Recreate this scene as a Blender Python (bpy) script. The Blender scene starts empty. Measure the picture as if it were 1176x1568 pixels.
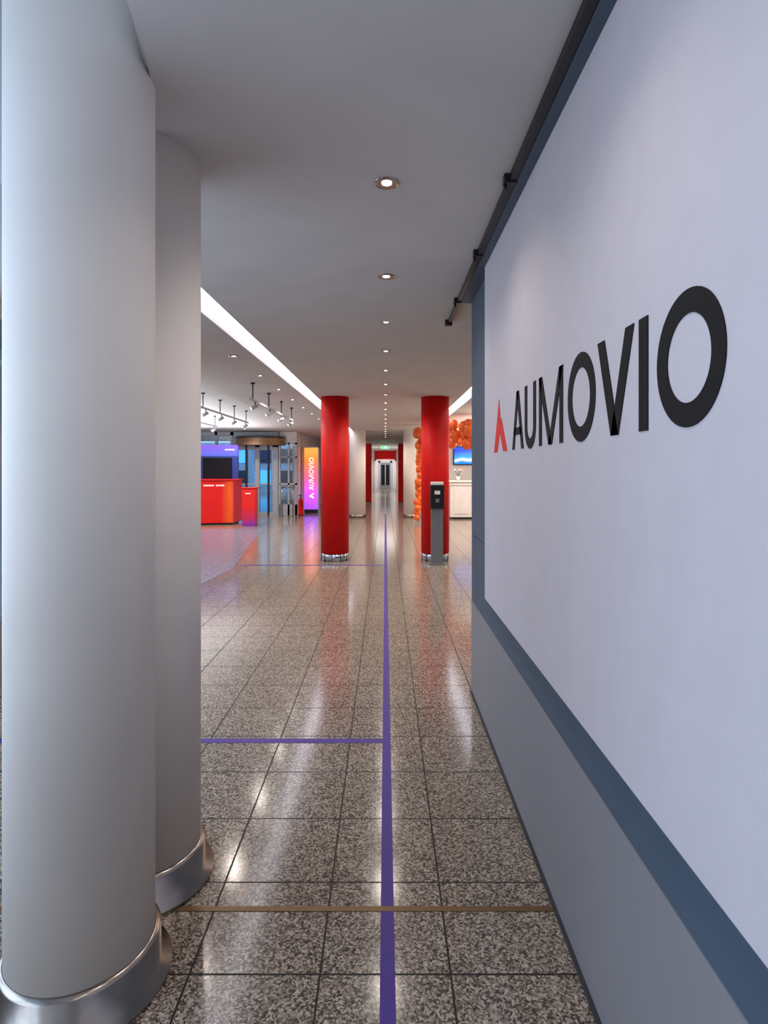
import bpy, bmesh, math, random
from mathutils import Vector, Matrix
random.seed(4)
S = bpy.context.scene
F=900.0; VX=590.0; VY=717.0; EYE=1.55; CH=2.75; VH=4.2

# ---------------------------------------------------------------- materials
def lin(c):
    o=[]
    for v in c[:3]:
        v=v/255.0
        o.append(v/12.92 if v<=0.04045 else ((v+0.055)/1.055)**2.4)
    return (o[0],o[1],o[2],1.0)

def mat(name,col,rough=0.5,metal=0.0,var=0.04,scale=6.0,bump=0.0,emit=None,es=0.0,spec=0.5,coat=0.0):
    m=bpy.data.materials.new(name); m.use_nodes=True
    nt=m.node_tree; b=nt.nodes['Principled BSDF']
    b.inputs['Roughness'].default_value=rough
    b.inputs['Metallic'].default_value=metal
    b.inputs['Specular IOR Level'].default_value=spec
    b.inputs['Coat Weight'].default_value=coat
    tc=nt.nodes.new('ShaderNodeTexCoord')
    n=nt.nodes.new('ShaderNodeTexNoise'); n.inputs['Scale'].default_value=scale; n.inputs['Detail'].default_value=4
    nt.links.new(tc.outputs['Object'],n.inputs['Vector'])
    r=nt.nodes.new('ShaderNodeValToRGB')
    c=lin(col)
    r.color_ramp.elements[0].position=0.3; r.color_ramp.elements[1].position=0.7
    r.color_ramp.elements[0].color=(c[0]*(1-var),c[1]*(1-var),c[2]*(1-var),1)
    r.color_ramp.elements[1].color=(min(1,c[0]*(1+var)),min(1,c[1]*(1+var)),min(1,c[2]*(1+var)),1)
    nt.links.new(n.outputs['Fac'],r.inputs['Fac'])
    nt.links.new(r.outputs['Color'],b.inputs['Base Color'])
    if bump>0:
        n2=nt.nodes.new('ShaderNodeTexNoise'); n2.inputs['Scale'].default_value=scale*25
        nt.links.new(tc.outputs['Object'],n2.inputs['Vector'])
        bp=nt.nodes.new('ShaderNodeBump'); bp.inputs['Strength'].default_value=bump; bp.inputs['Distance'].default_value=0.003
        nt.links.new(n2.outputs['Fac'],bp.inputs['Height']); nt.links.new(bp.outputs['Normal'],b.inputs['Normal'])
    if emit:
        b.inputs['Emission Color'].default_value=lin(emit); b.inputs['Emission Strength'].default_value=es
    return m

def grad_mat(name,stops,axis,lo,hi,rough=0.4,es=0.0,slant=0.0):
    m=bpy.data.materials.new(name); m.use_nodes=True
    nt=m.node_tree; b=nt.nodes['Principled BSDF']; b.inputs['Roughness'].default_value=rough
    tc=nt.nodes.new('ShaderNodeTexCoord'); sp=nt.nodes.new('ShaderNodeSeparateXYZ')
    nt.links.new(tc.outputs['Object'],sp.inputs[0])
    n=nt.nodes.new('ShaderNodeTexNoise'); n.inputs['Scale'].default_value=1.3
    nt.links.new(tc.outputs['Object'],n.inputs['Vector'])
    mr=nt.nodes.new('ShaderNodeMapRange'); mr.inputs['From Min'].default_value=lo; mr.inputs['From Max'].default_value=hi
    nt.links.new(sp.outputs[axis],mr.inputs['Value'])
    ad=nt.nodes.new('ShaderNodeMath'); ad.operation='MULTIPLY_ADD'; ad.inputs[1].default_value=slant; 
    nt.links.new(n.outputs['Fac'],ad.inputs[0]); nt.links.new(mr.outputs['Result'],ad.inputs[2])
    r=nt.nodes.new('ShaderNodeValToRGB'); el=r.color_ramp.elements
    while len(el)<len(stops): el.new(0.5)
    for e,(p,c) in zip(el,stops): e.position=p; e.color=lin(c)
    nt.links.new(ad.outputs[0],r.inputs['Fac'])
    nt.links.new(r.outputs['Color'],b.inputs['Base Color'])
    if es>0:
        nt.links.new(r.outputs['Color'],b.inputs['Emission Color']); b.inputs['Emission Strength'].default_value=es
    return m

def glass_mat(name,tint,g=0.12):
    m=bpy.data.materials.new(name); m.use_nodes=True
    nt=m.node_tree; nt.nodes.clear()
    o=nt.nodes.new('ShaderNodeOutputMaterial'); t=nt.nodes.new('ShaderNodeBsdfTransparent'); gl=nt.nodes.new('ShaderNodeBsdfGlossy')
    t.inputs[0].default_value=(*tint,1); gl.inputs['Roughness'].default_value=0.02
    mx=nt.nodes.new('ShaderNodeMixShader'); mx.inputs[0].default_value=g
    nt.links.new(t.outputs[0],mx.inputs[1]); nt.links.new(gl.outputs[0],mx.inputs[2]); nt.links.new(mx.outputs[0],o.inputs[0])
    return m

def floor_mat():
    m=bpy.data.materials.new('granite_tiles'); m.use_nodes=True
    nt=m.node_tree; N=nt.nodes; L=nt.links; b=N['Principled BSDF']
    tc=N.new('ShaderNodeTexCoord')
    dn=N.new('ShaderNodeTexNoise'); dn.inputs['Scale'].default_value=90
    L.new(tc.outputs['Object'],dn.inputs['Vector'])
    vm=N.new('ShaderNodeVectorMath'); vm.operation='MULTIPLY_ADD'; vm.inputs[1].default_value=(0.010,0.010,0.0)
    L.new(dn.outputs['Color'],vm.inputs[0]); L.new(tc.outputs['Object'],vm.inputs[2])
    v=N.new('ShaderNodeTexVoronoi'); v.inputs['Scale'].default_value=170; v.voronoi_dimensions='2D'
    L.new(vm.outputs[0],v.inputs['Vector'])
    sc=N.new('ShaderNodeSeparateColor'); L.new(v.outputs['Color'],sc.inputs[0])
    r=N.new('ShaderNodeValToRGB'); e=r.color_ramp.elements
    cols=[(0.0,(58,49,42)),(0.2,(88,76,66)),(0.4,(122,108,95)),(0.6,(148,133,118)),(0.8,(172,157,142)),(1.0,(196,183,168))]
    while len(e)<len(cols): e.new(0.5)
    for q,(p,c) in zip(e,cols): q.position=p; q.color=lin(c)
    L.new(sc.outputs[0],r.inputs['Fac'])
    n=N.new('ShaderNodeTexNoise'); n.inputs['Scale'].default_value=1.5
    L.new(tc.outputs['Object'],n.inputs['Vector'])
    mr=N.new('ShaderNodeMapRange'); mr.inputs['To Min'].default_value=0.85; mr.inputs['To Max'].default_value=1.1
    L.new(n.outputs['Fac'],mr.inputs['Value'])
    mul=N.new('ShaderNodeVectorMath'); mul.operation='SCALE'
    L.new(r.outputs['Color'],mul.inputs[0]); L.new(mr.outputs['Result'],mul.inputs['Scale'])
    sp=N.new('ShaderNodeSeparateXYZ'); L.new(tc.outputs['Object'],sp.inputs[0])
    def line(sock,off):
        a=N.new('ShaderNodeMath'); a.operation='ADD'; a.inputs[1].default_value=off; L.new(sock,a.inputs[0])
        d=N.new('ShaderNodeMath'); d.operation='DIVIDE'; d.inputs[1].default_value=0.4; L.new(a.outputs[0],d.inputs[0])
        f=N.new('ShaderNodeMath'); f.operation='FRACT'; L.new(d.outputs[0],f.inputs[0])
        s=N.new('ShaderNodeMath'); s.operation='SUBTRACT'; s.inputs[1].default_value=0.5; L.new(f.outputs[0],s.inputs[0])
        ab=N.new('ShaderNodeMath'); ab.operation='ABSOLUTE'; L.new(s.outputs[0],ab.inputs[0])
        g=N.new('ShaderNodeMath'); g.operation='GREATER_THAN'; g.inputs[1].default_value=0.5-0.0085; L.new(ab.outputs[0],g.inputs[0])
        return g
    g1=line(sp.outputs[0],40-0.2); g2=line(sp.outputs[1],40-0.2)
    mx=N.new('ShaderNodeMath'); mx.operation='MAXIMUM'; L.new(g1.outputs[0],mx.inputs[0]); L.new(g2.outputs[0],mx.inputs[1])
    mix=N.new('ShaderNodeMix'); mix.data_type='RGBA'
    L.new(mx.outputs[0],mix.inputs['Factor']); L.new(mul.outputs[0],mix.inputs[6]); mix.inputs[7].default_value=lin((24,19,16))
    L.new(mix.outputs[2],b.inputs['Base Color'])
    rr=N.new('ShaderNodeMapRange'); rr.inputs['To Min'].default_value=0.14; rr.inputs['To Max'].default_value=0.7
    L.new(mx.outputs[0],rr.inputs['Value']); L.new(rr.outputs['Result'],b.inputs['Roughness'])
    bp=N.new('ShaderNodeBump'); bp.inputs['Strength'].default_value=0.3; bp.inputs['Distance'].default_value=0.002; bp.invert=True
    L.new(mx.outputs[0],bp.inputs['Height']); L.new(bp.outputs['Normal'],b.inputs['Normal'])
    b.inputs['Specular IOR Level'].default_value=0.5
    return m

M={}
M['floor']=floor_mat()
M['ceil']=mat('ceiling_paint',(198,194,191),0.9,bump=0.05,scale=3)
M['white']=mat('white_paint',(242,234,225),0.7,bump=0.04,scale=3,var=0.03,spec=0.25)
M['wallw']=mat('wall_paint',(234,231,230),0.8)
M['panel']=mat('sign_fabric',(204,196,199),0.8,bump=0.1,scale=10,var=0.02,spec=0.3)
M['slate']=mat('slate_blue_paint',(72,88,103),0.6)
M['greyw']=mat('grey_wall_panel',(138,136,138),0.6,var=0.05,scale=2)
M['black']=mat('black_metal',(18,18,20),0.4)
M['ink']=mat('black_lettering',(9,10,14),0.6,spec=0.3)
M['logored']=mat('red_lettering',(230,36,24),0.5)
M['red']=mat('red_column_paint',(218,8,5),0.6,var=0.06,spec=0.3)
M['steel']=mat('brushed_steel',(160,150,141),0.22,1.0,var=0.1,scale=20)
M['chrome']=mat('polished_chrome',(190,205,225),0.2,1.0)
M['brass']=mat('brass_strip',(115,90,62),0.45,0.6)
M['purple']=mat('purple_tape',(58,24,132),0.5)
M['alu']=mat('grey_aluminium',(185,192,198),0.4,0.2)
M['dark']=mat('dark_frame',(45,50,56),0.4)
M['glass']=glass_mat('window_glass',(0.90,0.95,0.98),0.08)
M['lamp']=mat('lamp_glow',(255,250,240),0.5,emit=(255,244,226),es=20)
M['cove']=mat('cove_glow',(255,255,255),0.6,emit=(244,242,255),es=4.8)
M['carpet']=mat('pale_stone',(108,122,140),0.25,var=0.25,scale=14)
M['orange']=mat('orange_balloon',(255,110,25),0.35,var=0.1,scale=2,coat=0.3)
M['brown']=mat('bronze_canopy',(150,118,86),0.4,0.3)
M['screen']=mat('black_screen',(12,14,20),0.15)
M['stand']=mat('grey_stand',(128,132,138),0.4,0.5)
M['lblue']=mat('lit_display',(60,140,220),0.3,emit=(90,190,250),es=1.2)
M['exit']=mat('exit_green',(60,190,110),0.4,emit=(120,230,160),es=1.5)
M['asphalt']=mat('paving',(140,148,158),0.9,var=0.2)
M['facade']=mat('building_render',(180,198,215),0.8,var=0.2)
M['pink']=mat('door_frame_paint',(240,205,205),0.5)
M['wtxt']=mat('white_lettering',(250,250,250),0.5,emit=(255,255,255),es=1.0)
M['leaf']=mat('leaf_green',(50,100,45),0.5)

# ---------------------------------------------------------------- builder
class B:
    def __init__(s,name): s.name=name; s.bm=bmesh.new(); s.mats=[]
    def mi(s,m):
        if m not in s.mats: s.mats.append(m)
        return s.mats.index(m)
    def _tag(s,faces,m,sm=False):
        i=s.mi(m)
        for f in faces: f.material_index=i; f.smooth=sm
    def box(s,x0,x1,y0,y1,z0,z1,m,bev=0.0):
        r=bmesh.ops.create_cube(s.bm,size=1.0)
        vs=r['verts']
        for v in vs: v.co=Vector(((x0+x1)/2+v.co.x*(x1-x0),(y0+y1)/2+v.co.y*(y1-y0),(z0+z1)/2+v.co.z*(z1-z0)))
        fs=set(f for v in vs for f in v.link_faces)
        s._tag(fs,m)
        if bev>0:
            es=list(set(e for v in vs for e in v.link_edges))
            rr=bmesh.ops.bevel(s.bm,geom=es,offset=bev,segments=2,affect='EDGES',profile=0.5)
            s._tag(rr['faces'],m)
        return s
    def lathe(s,cx,cy,prof,m,seg=64,cap=True):
        rings=[]
        for (r,z) in prof:
            rings.append([s.bm.verts.new((cx+r*math.cos(2*math.pi*k/seg),cy+r*math.sin(2*math.pi*k/seg),z)) for k in range(seg)])
        fs=[]
        for a,b in zip(rings[:-1],rings[1:]):
            for k in range(seg):
                fs.append(s.bm.faces.new((a[k],a[(k+1)%seg],b[(k+1)%seg],b[k])))
        s._tag(fs,m,True)
        if cap:
            s._tag([s.bm.faces.new(rings[0][::-1]),s.bm.faces.new(rings[-1])],m)
        return s
    def cyl(s,p,q,r,m,seg=16,r2=None):
        p=Vector(p); q=Vector(q); d=q-p; L=d.length
        rot=d.to_track_quat('Z','Y').to_matrix().to_4x4()
        res=bmesh.ops.create_cone(s.bm,cap_ends=True,segments=seg,radius1=r,radius2=r if r2 is None else r2,depth=L,matrix=Matrix.Translation((p+q)/2)@rot)
        fs=set(f for v in res['verts'] for f in v.link_faces)
        s._tag(fs,m,True)
        for f in fs:
            if len(f.verts)>4: f.smooth=False
        return s
    def sph(s,c,r,m,sx=1,sy=1,sz=1,seg=20):
        res=bmesh.ops.create_uvsphere(s.bm,u_segments=seg,v_segments=seg//2+2,radius=r)
        for v in res['verts']: v.co=Vector((c[0]+v.co.x*sx,c[1]+v.co.y*sy,c[2]+v.co.z*sz))
        s._tag(set(f for v in res['verts'] for f in v.link_faces),m,True); return s
    def prism(s,pts,off,m):
        off=Vector(off)
        a=[s.bm.verts.new(p) for p in pts]; b=[s.bm.verts.new(Vector(p)+off) for p in pts]
        fs=[s.bm.faces.new(a),s.bm.faces.new(b[::-1])]; n=len(a)
        for k in range(n): fs.append(s.bm.faces.new((a[k],b[k],b[(k+1)%n],a[(k+1)%n])))
        s._tag(fs,m); return s
    def done(s,parent=None,fix=True):
        if fix: bmesh.ops.recalc_face_normals(s.bm,faces=s.bm.faces[:])
        me=bpy.data.meshes.new(s.name); s.bm.to_mesh(me); s.bm.free()
        for m in s.mats: me.materials.append(m)
        o=bpy.data.objects.new(s.name,me); S.collection.objects.link(o)
        if parent: o.parent=parent
        return o
def empty(name,loc=(0,0,0)):
    o=bpy.data.objects.new(name,None); S.collection.objects.link(o); o.location=loc; return o
def light(name,kind,loc,energy,col=(1,1,1),size=0.1,rot=(0,0,0),sy=None,parent=None,spot=None,blend=0.8):
    l=bpy.data.lights.new(name,kind); l.energy=energy; l.color=col
    if kind=='AREA':
        l.size=size
        if sy: l.shape='RECTANGLE'; l.size_y=sy
    else: l.shadow_soft_size=size
    if kind=='SPOT': l.spot_size=spot or 2.0; l.spot_blend=blend
    o=bpy.data.objects.new(name,l); S.collection.objects.link(o); o.location=loc; o.rotation_euler=rot
    if parent: o.parent=parent
    return o

# ---------------------------------------------------------------- room shell
B('floor').box(-9,6,-3,45,-0.1,0,M['floor']).done()
def slotL(d): return -1.27+0.012*d
edge=[(-0.50,-3),(-0.61,0.8),(-0.65,1.35),(-0.67,1.55),(-0.705,1.70),(-0.735,1.82),(-0.80,1.95),(-0.95,2.05),(-1.1,2.3),(-1.18,2.8),(slotL(3.3),3.3)]
c=B('ceiling')
c.prism([(1.27,26.2,CH),(1.27,-3,CH)]+[(x,y,CH) for x,y in edge]+[(slotL(26.2),26.2,CH)],(0,0,0.3),M['ceil'])
c.prism([(-9,3.3,CH),(slotL(3.3)-0.2,3.3,CH),(slotL(26.2)-0.2,26.2,CH),(-9,26.2,CH)],(0,0,0.3),M['ceil'])
c.box(1.47,6,-3,26.2,CH,CH+0.3,M['ceil'])
c.box(-1.2,1.2,26.2,45,CH,CH+0.3,M['ceil'])
c.box(-9,6,3.3,26.2,CH+0.3,CH+0.4,M['ceil'])
c.box(-0.5,6,-3,3.3,CH+0.3,CH+0.4,M['ceil'])
c.box(-2.9,0.3,-3,3.4,VH,VH+0.1,M['wallw'])       # high ceiling over the window bay
c.box(0.2,0.3,-3,3.4,CH+0.4,VH,M['wallw'])
c.box(-2.9,0.3,3.3,3.4,CH+0.4,VH,M['wallw'])
c.done()
pts=[(-0.49,-3,CH-0.014),(1.2,-3,CH-0.014)]
for k in range(41):
    x=1.2-(2.40)*k/40
    pts.append((x,4.78-0.27*(x-0.25)**2,CH-0.014))
pts+=[(x+0.012,y,CH-0.014) for x,y in edge[1:][::-1]]
B('ceiling_soffit').prism(pts,(0,0,0.013),M['ceil']).done()
k=B('cove_light')
k.prism([(slotL(3.4)-0.19,3.4,CH+0.14),(slotL(3.4)-0.01,3.4,CH+0.14),(slotL(26)-0.01,26,CH+0.14),(slotL(26)-0.19,26,CH+0.14)],(0,0,0.02),M['cove']); k.done()
B('cove_light').box(1.28,1.46,4.3,26,CH+0.14,CH+0.16,M['cove']).done()

# walls
B('wall_behind').box(-9,6,-3.1,-3,0,VH,M['wallw']).done()
B('wall_right').box(6,6.1,-3.1,26.3,0,CH+0.3,M['wallw']).done()
w=B('wall_back'); w.box(-3.0,-0.92,26,26.2,0,CH,M['wallw']); w.box(0.92,6,26,26.2,0,CH,M['wallw']); w.box(-0.92,0.92,26,26.2,2.62,CH,M['wallw']); w.done()
B('wall_foyer_return').box(-3.1,-2.92,19.6,26,0,CH,M['wallw']).done()
B('wall_foyer_left').box(-9.1,-9,6,19.6,0,CH,M['wallw']).done()
B('wall_foyer_side').box(-9,-2.8,5.9,6.0,0,CH,M['wallw']).done()
B('wall_corridor_left').box(-1.0,-0.9,26.2,44,0,CH,M['wallw']).done()
B('wall_corridor_right').box(0.9,1.0,26.2,44,0,CH,M['wallw']).done()
B('wall_corridor_cross').box(-0.9,-0.74,39.9,40.1,0,CH,M['wallw']).box(0.74,0.9,39.9,40.1,0,CH,M['wallw']).box(-0.74,0.74,39.9,40.1,2.16,CH,M['red']).done()
B('wall_corridor_end').box(-0.9,0.9,43.9,44,0,CH,M['wallw']).done()

# sign wall on the right
w=B('wall_sign')
w.box(0.60,0.74,-2.9,4.1,0.0,0.63,M['greyw'])
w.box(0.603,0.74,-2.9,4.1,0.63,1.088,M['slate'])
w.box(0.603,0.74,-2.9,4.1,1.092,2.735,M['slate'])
w.box(0.608,0.74,-2.9,4.095,1.086,1.094,M['dark'])
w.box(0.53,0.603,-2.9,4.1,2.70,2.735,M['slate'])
w.done()
B('baseboard_right').box(0.588,0.60,-2.9,4.1,0,0.012,M['dark']).done()

# rail on ceiling
r=B('ceiling_rail')
r.box(0.500,0.528,-2.9,4.72,2.705,2.734,M['black'])
for y in (2.38,3.2,4.1,1.3):
    r.box(0.478,0.535,y-0.02,y+0.02,2.698,2.737,M['black'],bev=0.004)
    r.cyl((0.485,y,2.70),(0.485,y,2.675),0.008,M['black'])
r.box(0.478,0.535,4.68,4.73,2.69,2.737,M['black'],bev=0.004)
r.done()

# ---------------------------------------------------------------- lettering
def ring2d(cu,cv,ro,ri,n=48,su=1.0):
    qs=[]
    for k in range(n):
        a0=2*math.pi*k/n; a1=2*math.pi*(k+1)/n
        qs.append([(cu+su*ro*math.cos(a0),cv+ro*math.sin(a0)),(cu+su*ro*math.cos(a1),cv+ro*math.sin(a1)),
                   (cu+su*ri*math.cos(a1),cv+ri*math.sin(a1)),(cu+su*ri*math.cos(a0),cv+ri*math.sin(a0))])
    return qs
def st(p,q,w=0.042): return [(p[0]-w/2,p[1]),(p[0]+w/2,p[1]),(q[0]+w/2,q[1]),(q[0]-w/2,q[1])]
def logo():
    H=0.25; L=[]; R=[]
    R.append([(0,0),(0.085,0),(0.175,0.125),(0.135,0.262)])
    R.append([(0.19,0.165),(0.325,0.0),(0.235,0.0),(0.16,0.09)])
    L.append([(0.44,0),(0.482,0),(0.568,H),(0.526,H)])
    L.append([(0.612,0),(0.654,0),(0.568,H),(0.526,H)])
    L.append([(0.478,0.062),(0.616,0.062),(0.606,0.094),(0.488,0.094)])
    L.append([(0.675,0.085),(0.713,0.085),(0.713,H),(0.675,H)])
    L.append([(0.812,0.085),(0.85,0.085),(0.85,H),(0.812,H)])
    for k in range(16):
        a0=math.pi+math.pi*k/16; a1=math.pi+math.pi*(k+1)/16; c=(0.7625,0.085)
        L.append([(c[0]+0.0875*math.cos(a0),c[1]+0.09*math.sin(a0)),(c[0]+0.0875*math.cos(a1),c[1]+0.09*math.sin(a1)),
                  (c[0]+0.0495*math.cos(a1),c[1]+0.05*math.sin(a1)),(c[0]+0.0495*math.cos(a0),c[1]+0.05*math.sin(a0))])
    L.append(st((0.915,0),(0.915,H),0.036)); L.append(st((1.17,0),(1.17,H),0.036))
    L.append(st((0.915,H),(1.0425,0.0),0.042)); L.append(st((1.17,H),(1.0425,0.0),0.042))
    L+=ring2d(1.36,0.125,0.13,0.086,su=0.92)
    L.append([(1.497,H),(1.545,H),(1.636,0.0),(1.588,0.0)])
    L.append([(1.679,H),(1.727,H),(1.636,0.0),(1.588,0.0)])
    L.append([(1.753,0),(1.798,0),(1.798,H),(1.753,H)])
    L+=ring2d(1.966,0.125,0.13,0.084,su=0.96)
    return R,L
sign=empty('sign_panel')
p=B('panel'); p.box(0.570,0.60,-2.5,3.375,0.80,2.712,M['panel'],bev=0.006); p.done(sign)
R,L=logo()
def lay(name,polys,mt,fn,off,parent):
    b=B(name)
    for q in polys: b.prism([fn(u,v) for u,v in q],off,mt)
    return b.done(parent)
fn=lambda u,v:(0.5695,3.07-u,1.632+v)
lay('emblem',R,M['logored'],fn,(-0.002,0,0),sign)
lay('lettering',L,M['ink'],fn,(-0.002,0,0),sign)

# ---------------------------------------------------------------- floor details
B('trim_floor_joint').box(-2.2,0.598,2.055,2.078,0,0.002,M['brass']).done()
B('floor_tape').box(-0.016,0.030,-2,20,0,0.0015,M['purple']).box(-2.79,-0.016,3.315,3.367,0,0.0015,M['purple']).box(-2.3,-0.016,9.36,9.42,0,0.0015,M['purple']).done()
B('floor_inlay').prism([(-2.55,7.0,0.0005),(-2.35,9.0,0.0005),(-2.75,12.0,0.0005),(-3.1,15.0,0.0005),(-7,15.0,0.0005),(-7,7,0.0005)],(0,0,0.003),M['carpet']).done()

# ---------------------------------------------------------------- columns
def wcol(x,y,r,ch=CH):
    b=B('white_column'); m=M['white']
    b.lathe(x,y,[(r,0.11),(r,ch)],m,96)
    b.lathe(x,y,[(r+0.05,0.0),(r+0.05,0.012),(r+0.018,0.02),(r+0.018,0.115),(r+0.002,0.125)],M['steel'],96)
    return b.done()
wcol(-0.92,1.787,0.206,ch=VH-0.005)
wcol(-0.922,2.244,0.208,ch=CH-0.002)
for x in (-0.853,0.842):
    b=B('red_column')
    b.lathe(x,9.95,[(0.235,0.13),(0.235,CH)],M['red'],96)
    b.lathe(x,9.95,[(0.228,0.0),(0.228,0.13)],M['chrome'],96)
    for k in range(10):
        a=2*math.pi*k/10+0.2
        b.cyl((x+0.229*math.cos(a),9.95+0.229*math.sin(a),0.0),(x+0.229*math.cos(a),9.95+0.229*math.sin(a),0.12),0.006,M['dark'],8)
    b.done()
for x in (-0.88,0.83):
    b=B('white_column'); b.lathe(x,18.6,[(0.26,0.1),(0.26,CH)],M['white'],64); b.lathe(x,18.6,[(0.275,0),(0.275,0.1)],M['steel'],64); b.done()
for x0,x1 in ((-0.91,-0.6),(0.56,0.87)):
    B('red_pillar').box(x0,x1,25.5,25.95,0.06,2.62,M['red'],bev=0.02).box(x0-.005,x1+.005,25.49,25.955,0,0.06,M['steel']).done()
B('trim_portal').box(-0.91,0.87,25.6,25.95,2.622,CH-0.002,M['wallw']).done()

# ---------------------------------------------------------------- downlights
def downlight(x,y,z,e=14,col=(1,0.89,0.80),spot=2.5):
    b=B('recessed_downlight')
    b.lathe(x,y,[(0.021,z-0.002),(0.036,z-0.005),(0.050,z-0.006),(0.052,z-0.001)],M['steel'],32,cap=False)
    b.lathe(x,y,[(0.021,z-0.0045),(0.0211,z-0.004)],M['lamp'],24)
    o=b.done()
    light('bulb','SPOT',(x,y,z-0.02),e,col,0.04,parent=o,spot=spot)
for k in range(-3,18):
    d=2.44+1.19*k
    downlight(0.006,d,CH-(0.014 if d<4.7 else 0),e=(14 if k<0 else 20) if k<3 else 42)
for k in range(8): downlight(-1.62,4.95+1.33*k,CH,e=45 if k<6 else 80)
for k in range(3): downlight(-4.3,14.2+1.9*k,CH,e=150)  # extra downlights added to brighten the entrance, no known fittings there
for k in range(5): downlight(2.2,6.5+2.6*k,CH,e=120)
for k in range(4): downlight(0.0,28+3.6*k,CH,e=130,col=(1,0.95,0.92))

# hanging track spots
def track(x,y0,y1,n):
    t=empty('track_light',(0,0,0)); b=B('rail')
    z=CH-0.24
    b.box(x-0.015,x+0.015,y0,y1,z-0.015,z+0.015,M['alu'])
    for k in range(n):
        y=y0+0.15+(y1-y0-0.3)*k/(n-1)
        b.cyl((x,y,z),(x,y,CH-0.02),0.008,M['black'],8)
        b.cyl((x,y,CH-0.02),(x,y,CH-0.001),0.03,M['black'],16)
    b.done(t)
    h=B('spot_heads')
    for k in range(n):
        y=y0+0.3+(y1-y0-0.5)*k/(n-1)
        h.cyl((x,y,z-0.01),(x,y,z-0.07),0.008,M['black'],8)
        h.cyl((x+0.04,y,z-0.06),(x-0.05,y-0.02,z-0.11),0.022,M['alu'],16,0.03)
        h.cyl((x-0.05,y-0.02,z-0.11),(x-0.052,y-0.021,z-0.112),0.022,M['lamp'],16)
    h.done(t)
track(-1.86,8.1,11.8,4); track(-2.9,9.2,12.4,4); track(-3.9,9.8,13.6,4)

# ---------------------------------------------------------------- near left glazing
w=B('window_1')
X=-2.8; TOP=VH
for y in (-2.9,-1.2,0.5,2.2,3.3):
    w.box(X-0.06,X+0.02,y-0.04,y+0.04,0,VH,M['white'])
for y in (4.6,5.85): w.box(X-0.06,X+0.02,y-0.04,y+0.04,0,CH,M['white'])
w.box(X-0.06,X+0.02,-2.9,5.9,0,0.45,M['greyw']); w.box(X-0.06,X+0.02,-2.9,3.3,VH-0.1,VH,M['white'])
w.box(X-0.06,X+0.02,-2.9,3.3,2.6,2.7,M['white']); w.box(X-0.06,X+0.02,3.3,5.9,CH-0.1,CH,M['white'])
w.box(X-0.03,X-0.02,-2.9,3.3,0.45,VH-0.1,M['glass']); w.box(X-0.03,X-0.02,3.3,5.9,0.45,CH-0.1,M['glass']); w.done()

# ---------------------------------------------------------------- foyer facade with entrance
FY=19.5
w=B('window_2')
xs=[-9,-8,-7,-6.3,-5.6,-5.09]
for x in xs: w.box(x-0.04,x+0.04,FY-0.05,FY+0.05,0,CH,M['alu'])
w.box(-9,-5.05,FY-0.05,FY+0.05,2.64,CH,M['alu']); w.box(-9,-5.05,FY-0.04,FY+0.04,2.1,2.17,M['alu']); w.box(-9,-5.05,FY-0.05,FY+0.05,0,0.12,M['alu'])
w.box(-9,-5.05,FY-0.01,FY+0.01,0.12,2.64,M['glass']); w.done()
d=B('door_1')
for x,wd in ((-4.98,.05),(-4.6,.03),(-4.27,.035),(-4.2,.035),(-3.87,.03),(-3.64,.09)): d.box(x-wd,x+wd,FY-0.06,FY+0.06,0,2.3,M['alu'] if wd>.03 else M['dark'])
for z0,z1 in ((0,0.1),(2.15,2.25),(1.0,1.05)): d.box(-5.0,-3.6,FY-0.04,FY+0.04,z0,z1,M['alu'])
d.box(-5.0,-3.6,FY-0.01,FY+0.01,0.1,2.2,M['glass'])
d.box(-5.02,-3.55,FY-0.06,FY+0.06,2.25,CH-0.003,M['alu'])
d.done()
cn=B('door_canopy')
n=24; pts=[]
for k in range(n+1):
    a=math.pi*k/n; pts.append((-4.12+0.82*math.cos(a),FY-0.07-0.75*math.sin(a),2.3))
cn.prism(pts,(0,0,0.22),M['brown'])
cn.prism([(px,py,2.52) for px,py,_ in pts],(0,0,0.06),M['dark']); cn.done()
w=B('window_3')
for x in (-3.5,-3.2,-2.96): w.box(x-0.03,x+0.03,FY-0.05,FY+0.05,0,2.4,M['alu'])
for z0,z1 in ((0,.35),(1.0,1.06),(2.34,2.4),(1.9,1.94)): w.box(-3.5,-2.93,FY-0.05,FY+0.05,z0,z1,M['alu'])
w.box(-3.5,-2.93,FY-0.05,FY+0.05,2.4,CH,M['wallw'])
w.box(-3.5,-2.93,FY-0.01,FY+0.01,.35,2.4,M['glass']); w.done()
# outside
B('ground').box(-30,-9.2,-10,60,-0.12,-0.02,M['asphalt']).box(-9.2,-3.2,19.7,60,-0.12,-0.02,M['asphalt']).box(-9,-2.9,-3,5.8,-0.02,0.0,M['asphalt']).done()
nb=B('neighbour_building'); nb.box(-20,-3.4,38,44,-0.02,3.2,M['facade'])
for i in range(9):
    for z in (0.5,1.9): nb.box(-18+i*1.6,-17+i*1.6,37.9,38,z,z+0.9,M['lblue'] if (i+int(z))%3==0 else M['dark'])
nb.done()

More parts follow.
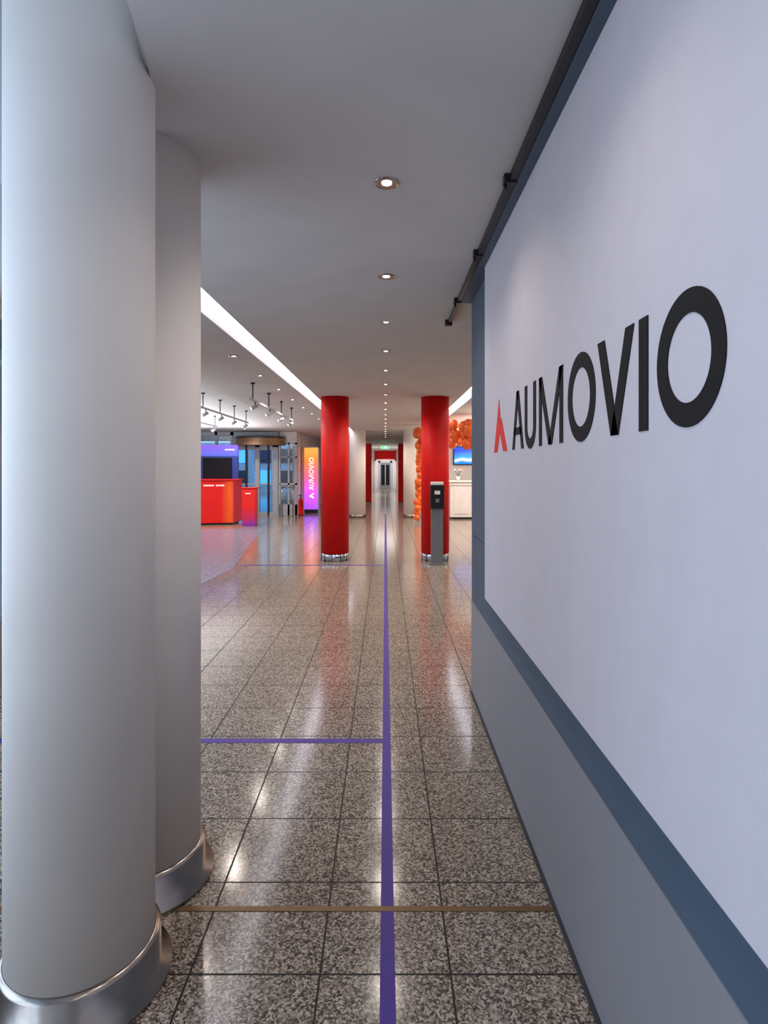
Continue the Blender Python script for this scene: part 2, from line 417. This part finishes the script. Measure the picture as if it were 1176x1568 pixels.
# lightbox
lb=empty('light_box_sign')
M['lbx']=grad_mat('lightbox_gradient',[(0.0,(120,70,245)),(0.35,(190,80,235)),(0.6,(250,90,130)),(0.85,(255,120,40)),(1.0,(255,150,60))],2,0.13,2.3,0.3,es=1.3,slant=0.25)
b=B('box'); b.box(-2.8,-2.32,20.3,20.5,0.13,2.26,M['lbx']); b.box(-2.78,-2.34,20.32,20.48,0,0.13,M['dark']); b.box(-2.83,-2.8,20.29,20.51,0.0,2.29,M['alu']); b.box(-2.32,-2.29,20.29,20.51,0.0,2.29,M['alu']); b.box(-2.83,-2.29,20.29,20.51,2.26,2.29,M['alu']); b.done(lb)
sc=0.68
fn2=lambda u,v:(-2.47-v*sc,20.298,0.5+u*sc)
lay('lettering',R+L,M['wtxt'],fn2,(0,-0.004,0),lb)

# info counter with display board
M['ctr']=grad_mat('counter_gradient',[(0.0,(235,18,12)),(0.84,(235,20,12)),(0.96,(255,110,30)),(1.0,(240,60,60))],0,-6.2,-4.1,0.4,slant=0.06)
M['board']=grad_mat('board_gradient',[(0.0,(26,50,120)),(0.7,(30,50,125)),(1.3,(80,50,170))],2,1.2,2.2,0.4,es=0.2)
ic=empty('info_counter')
b=B('counter'); b.prism([(-6.4,15.7,0.05),(-4.18,16.2,0.05),(-4.12,16.9,0.05),(-6.4,16.9,0.05)],(0,0,1.16),M['ctr']); b.prism([(-6.42,15.66,1.21),(-4.15,16.16,1.21),(-4.08,16.93,1.21),(-6.42,16.93,1.21)],(0,0,0.03),M['red']); b.prism([(-6.35,15.8,0),(-4.25,16.27,0),(-4.25,16.85,0),(-6.35,16.85,0)],(0,0,0.05),M['dark']); b.done(ic)
b=B('display_board'); b.box(-6.2,-4.25,16.95,17.05,0.0,2.22,M['board']); b.box(-5.25,-4.42,16.9,16.945,1.26,1.86,M['screen'],bev=0.01)
b.box(-4.62,-4.35,16.94,16.949,2.07,2.10,M['wtxt']); b.done(ic)
b=B('slogan')
for k in range(12):
    if k in (6,): continue
    xa=-4.95+k*0.045; yy=lambda x: 15.7+(x+6.4)*0.5/2.22-0.004
    b.prism([(xa,yy(xa),1.06),(xa+.03,yy(xa+.03),1.06),(xa+.03,yy(xa+.03),1.095),(xa,yy(xa),1.095)],(0,-0.003,0),M['wtxt'])
b.done(ic)
M['ped']=grad_mat('pedestal_gradient',[(0.0,(120,50,200)),(0.25,(200,40,90)),(0.55,(238,30,20)),(1.0,(242,40,22))],2,0.0,1.03,0.4,slant=0.1)
pd=B('display_pedestal'); pd.box(-3.86,-3.5,15.8,16.15,0.0,1.0,M['ped'],bev=0.008); pd.box(-3.88,-3.48,15.78,16.17,1.0,1.03,M['red'],bev=0.005); pd.box(-3.76,-3.62,15.787,15.799,0.86,0.88,M['wtxt']); pd.done()

fe=B('fire_extinguisher'); fe.lathe(-2.75,19.1,[(0.075,0.02),(0.08,0.06),(0.08,0.48),(0.06,0.55),(0.025,0.6)],M['red'],24); fe.cyl((-2.75,19.1,0.6),(-2.75,19.1,0.66),0.02,M['black']); fe.box(-2.82,-2.72,19.09,19.11,0.66,0.69,M['black']); fe.cyl((-2.75,19.02,0.62),(-2.67,19.0,0.3),0.012,M['black']); fe.lathe(-2.75,19.1,[(0.08,0),(0.08,0.02)],M['black'],24); fe.done()
br=B('barrier_rail'); br.cyl((-3.3,18.8,0),(-3.3,18.8,0.95),0.02,M['steel']); br.cyl((-2.95,18.8,0),(-2.95,18.8,0.95),0.02,M['steel']); br.cyl((-3.3,18.8,0.94),(-2.95,18.8,0.94),0.02,M['steel']); br.cyl((-3.3,18.8,0.5),(-2.95,18.8,0.5),0.012,M['steel'])
for x in (-3.3,-2.95): br.lathe(x,18.8,[(0.06,0),(0.06,0.01)],M['steel'],24)
br.done()

a=B('access_reader_stand')
sx=0.835; sy=9.52
a.box(sx-0.13,sx+0.13,sy-0.1,sy+0.1,0,0.02,M['stand'],bev=0.004)
a.box(sx-0.095,sx+0.095,sy-0.06,sy+0.06,0.02,0.9,M['stand'],bev=0.006)
a.box(sx-0.11,sx+0.115,sy-0.09,sy+0.05,0.9,1.28,M['black'],bev=0.012)
a.box(sx-0.10,sx+0.10,sy-0.085,sy+0.045,1.28,1.33,M['wallw'],bev=0.008)
a.box(sx-0.045,sx+0.045,sy-0.096,sy-0.088,1.13,1.19,M['wallw'])
a.box(sx-0.03,sx+0.03,sy-0.1,sy-0.088,1.0,1.06,M['stand'],bev=0.003)
a.done()

# ---------------------------------------------------------------- right-hand lounge
B('wall_lounge').box(0.98,6,19.4,19.55,0,CH,M['wallw']).done()
ds=B('reception_desk')
ds.box(1.98,4.2,17.9,18.7,0.06,1.12,M['wallw']); ds.box(1.94,4.25,17.84,18.75,1.12,1.17,M['white'],bev=0.01); ds.box(2.05,4.2,17.95,18.65,0,0.06,M['dark'])
for k in range(4): ds.box(2.08+k*0.53,2.52+k*0.53,17.885,17.9,0.16,1.0,M['wallw'],bev=0.004)
ds.box(1.96,4.22,17.87,17.9,1.04,1.1,M['wallw']); ds.done()
ws=B('wall_screen'); M['tv']=grad_mat('tv_image',[(0.0,(10,40,150)),(0.35,(40,130,240)),(0.5,(225,240,255)),(0.62,(60,150,250)),(1.0,(20,60,190))],2,1.66,2.28,0.2,es=1.3,slant=0.5)
ws.box(2.24,3.3,19.33,19.4,1.66,2.27,M['black']); ws.box(2.27,3.27,19.32,19.332,1.69,2.24,M['tv']); ws.done()
pl=B('potted_orchid'); pl.lathe(2.25,18.2,[(0.05,1.17),(0.07,1.3),(0.065,1.3)],M['white'],20)
for k in range(5):
    an=k*1.25; pl.cyl((2.25,18.2,1.29),(2.25+0.12*math.cos(an),18.2+0.12*math.sin(an),1.5),0.006,M['leaf'],6); pl.sph((2.25+0.12*math.cos(an),18.2+0.12*math.sin(an),1.5),0.03,M['white'])
pl.done()
bl=B('balloon_arch')
for t in range(70):
    s=t/69
    if s<0.5:
        x=0.93+0.15*s; y=16.6; z=0.2+4.3*s; wsp=0.05; nb_=1
    else:
        q=(s-0.5)*2; x=1.0+1.3*q; y=16.5-3.4*min(1,q*1.6); z=2.33+0.03*math.sin(q*6); wsp=0.17; nb_=3
    for j in range(nb_):
        r=random.uniform(0.08,0.11) if s<0.5 else random.uniform(0.09,0.145)
        xx=x+random.uniform(-wsp,wsp); yy=y+random.uniform(-0.15,0.15)
        zz=z+random.uniform(-wsp,wsp)*(1.3 if s>=0.5 else 1)
        zz=max(min(zz,CH-r*1.1-0.01),r*1.1+.005)
        bl.sph((xx,yy,zz),r,M['orange'],1,1,1.1,16)
bl.done()

# corridor end
fr=B('trim_corridor')
fr.box(-0.74,-0.64,39.75,39.895,0,2.16,M['pink']); fr.box(0.64,0.74,39.75,39.895,0,2.16,M['pink']); fr.box(-0.74,0.74,39.75,39.895,2.06,2.16,M['pink']); fr.done()
d=B('glazed_corridor_door')
d.box(-0.5,-0.38,43.8,43.895,0,2.1,M['alu']); d.box(0.38,0.5,43.8,43.895,0,2.1,M['alu']); d.box(-0.5,0.5,43.8,43.895,1.95,2.1,M['alu'])
d.box(-0.38,0.38,43.84,43.895,0.0,1.95,M['greyw']); d.box(-0.3,0.3,43.82,43.84,0.3,1.8,M['screen']); d.box(-0.03,0.03,43.80,43.83,0.3,1.8,M['alu']); d.done()
ex=B('exit_sign'); ex.box(-0.2,0.16,25.2,25.24,2.38,2.5,M['exit'],bev=0.004); ex.cyl((-0.15,25.22,2.5),(-0.15,25.22,CH),0.006,M['alu'],8); ex.cyl((0.11,25.22,2.5),(0.11,25.22,CH),0.006,M['alu'],8); ex.box(-0.03,0.05,25.195,25.2,2.4,2.48,M['wtxt']); ex.done()

# ---------------------------------------------------------------- lights
H=math.pi/2
light('daylight_side','AREA',(-3.0,0.6,1.5),165,(0.74,0.82,1.0),2.0,(0,-H,0),sy=6.5)
light('corridor_fill','AREA',(0,42,CH-0.02),50,(1,1,1),1.2)  # both corridor area lamps are added fill to brighten its far end
light('corridor_fill','AREA',(0,34,CH-0.02),45,(1,0.98,0.96),1.2)
# added area lamps without any fixture, brightening the foyer and lounge ceilings
light('lounge_ceiling_fill','AREA',(3.8,14.5,1.9),350,(1,0.88,0.76),2.0,(math.pi,0,0),sy=6)
light('foyer_ceiling_fill','AREA',(-5.2,12.2,1.9),420,(0.88,0.93,1.0),3.0,(math.pi,0,0),sy=10)
W=bpy.data.worlds.new('sky'); S.world=W; W.use_nodes=True
W.node_tree.nodes['Background'].inputs[0].default_value=(0.34,0.52,0.76,1); W.node_tree.nodes['Background'].inputs[1].default_value=1.8

# ---------------------------------------------------------------- camera
cam=bpy.data.cameras.new('camera'); co=bpy.data.objects.new('camera',cam); S.collection.objects.link(co)
co.location=(0,0,EYE); co.rotation_euler=(H,0,0)
cam.lens=36*F/1568; cam.sensor_width=36; cam.shift_y=-67/1568; cam.shift_x=-2/1568; cam.clip_start=0.02; cam.clip_end=200
S.camera=co
S.view_settings.view_transform='Standard'
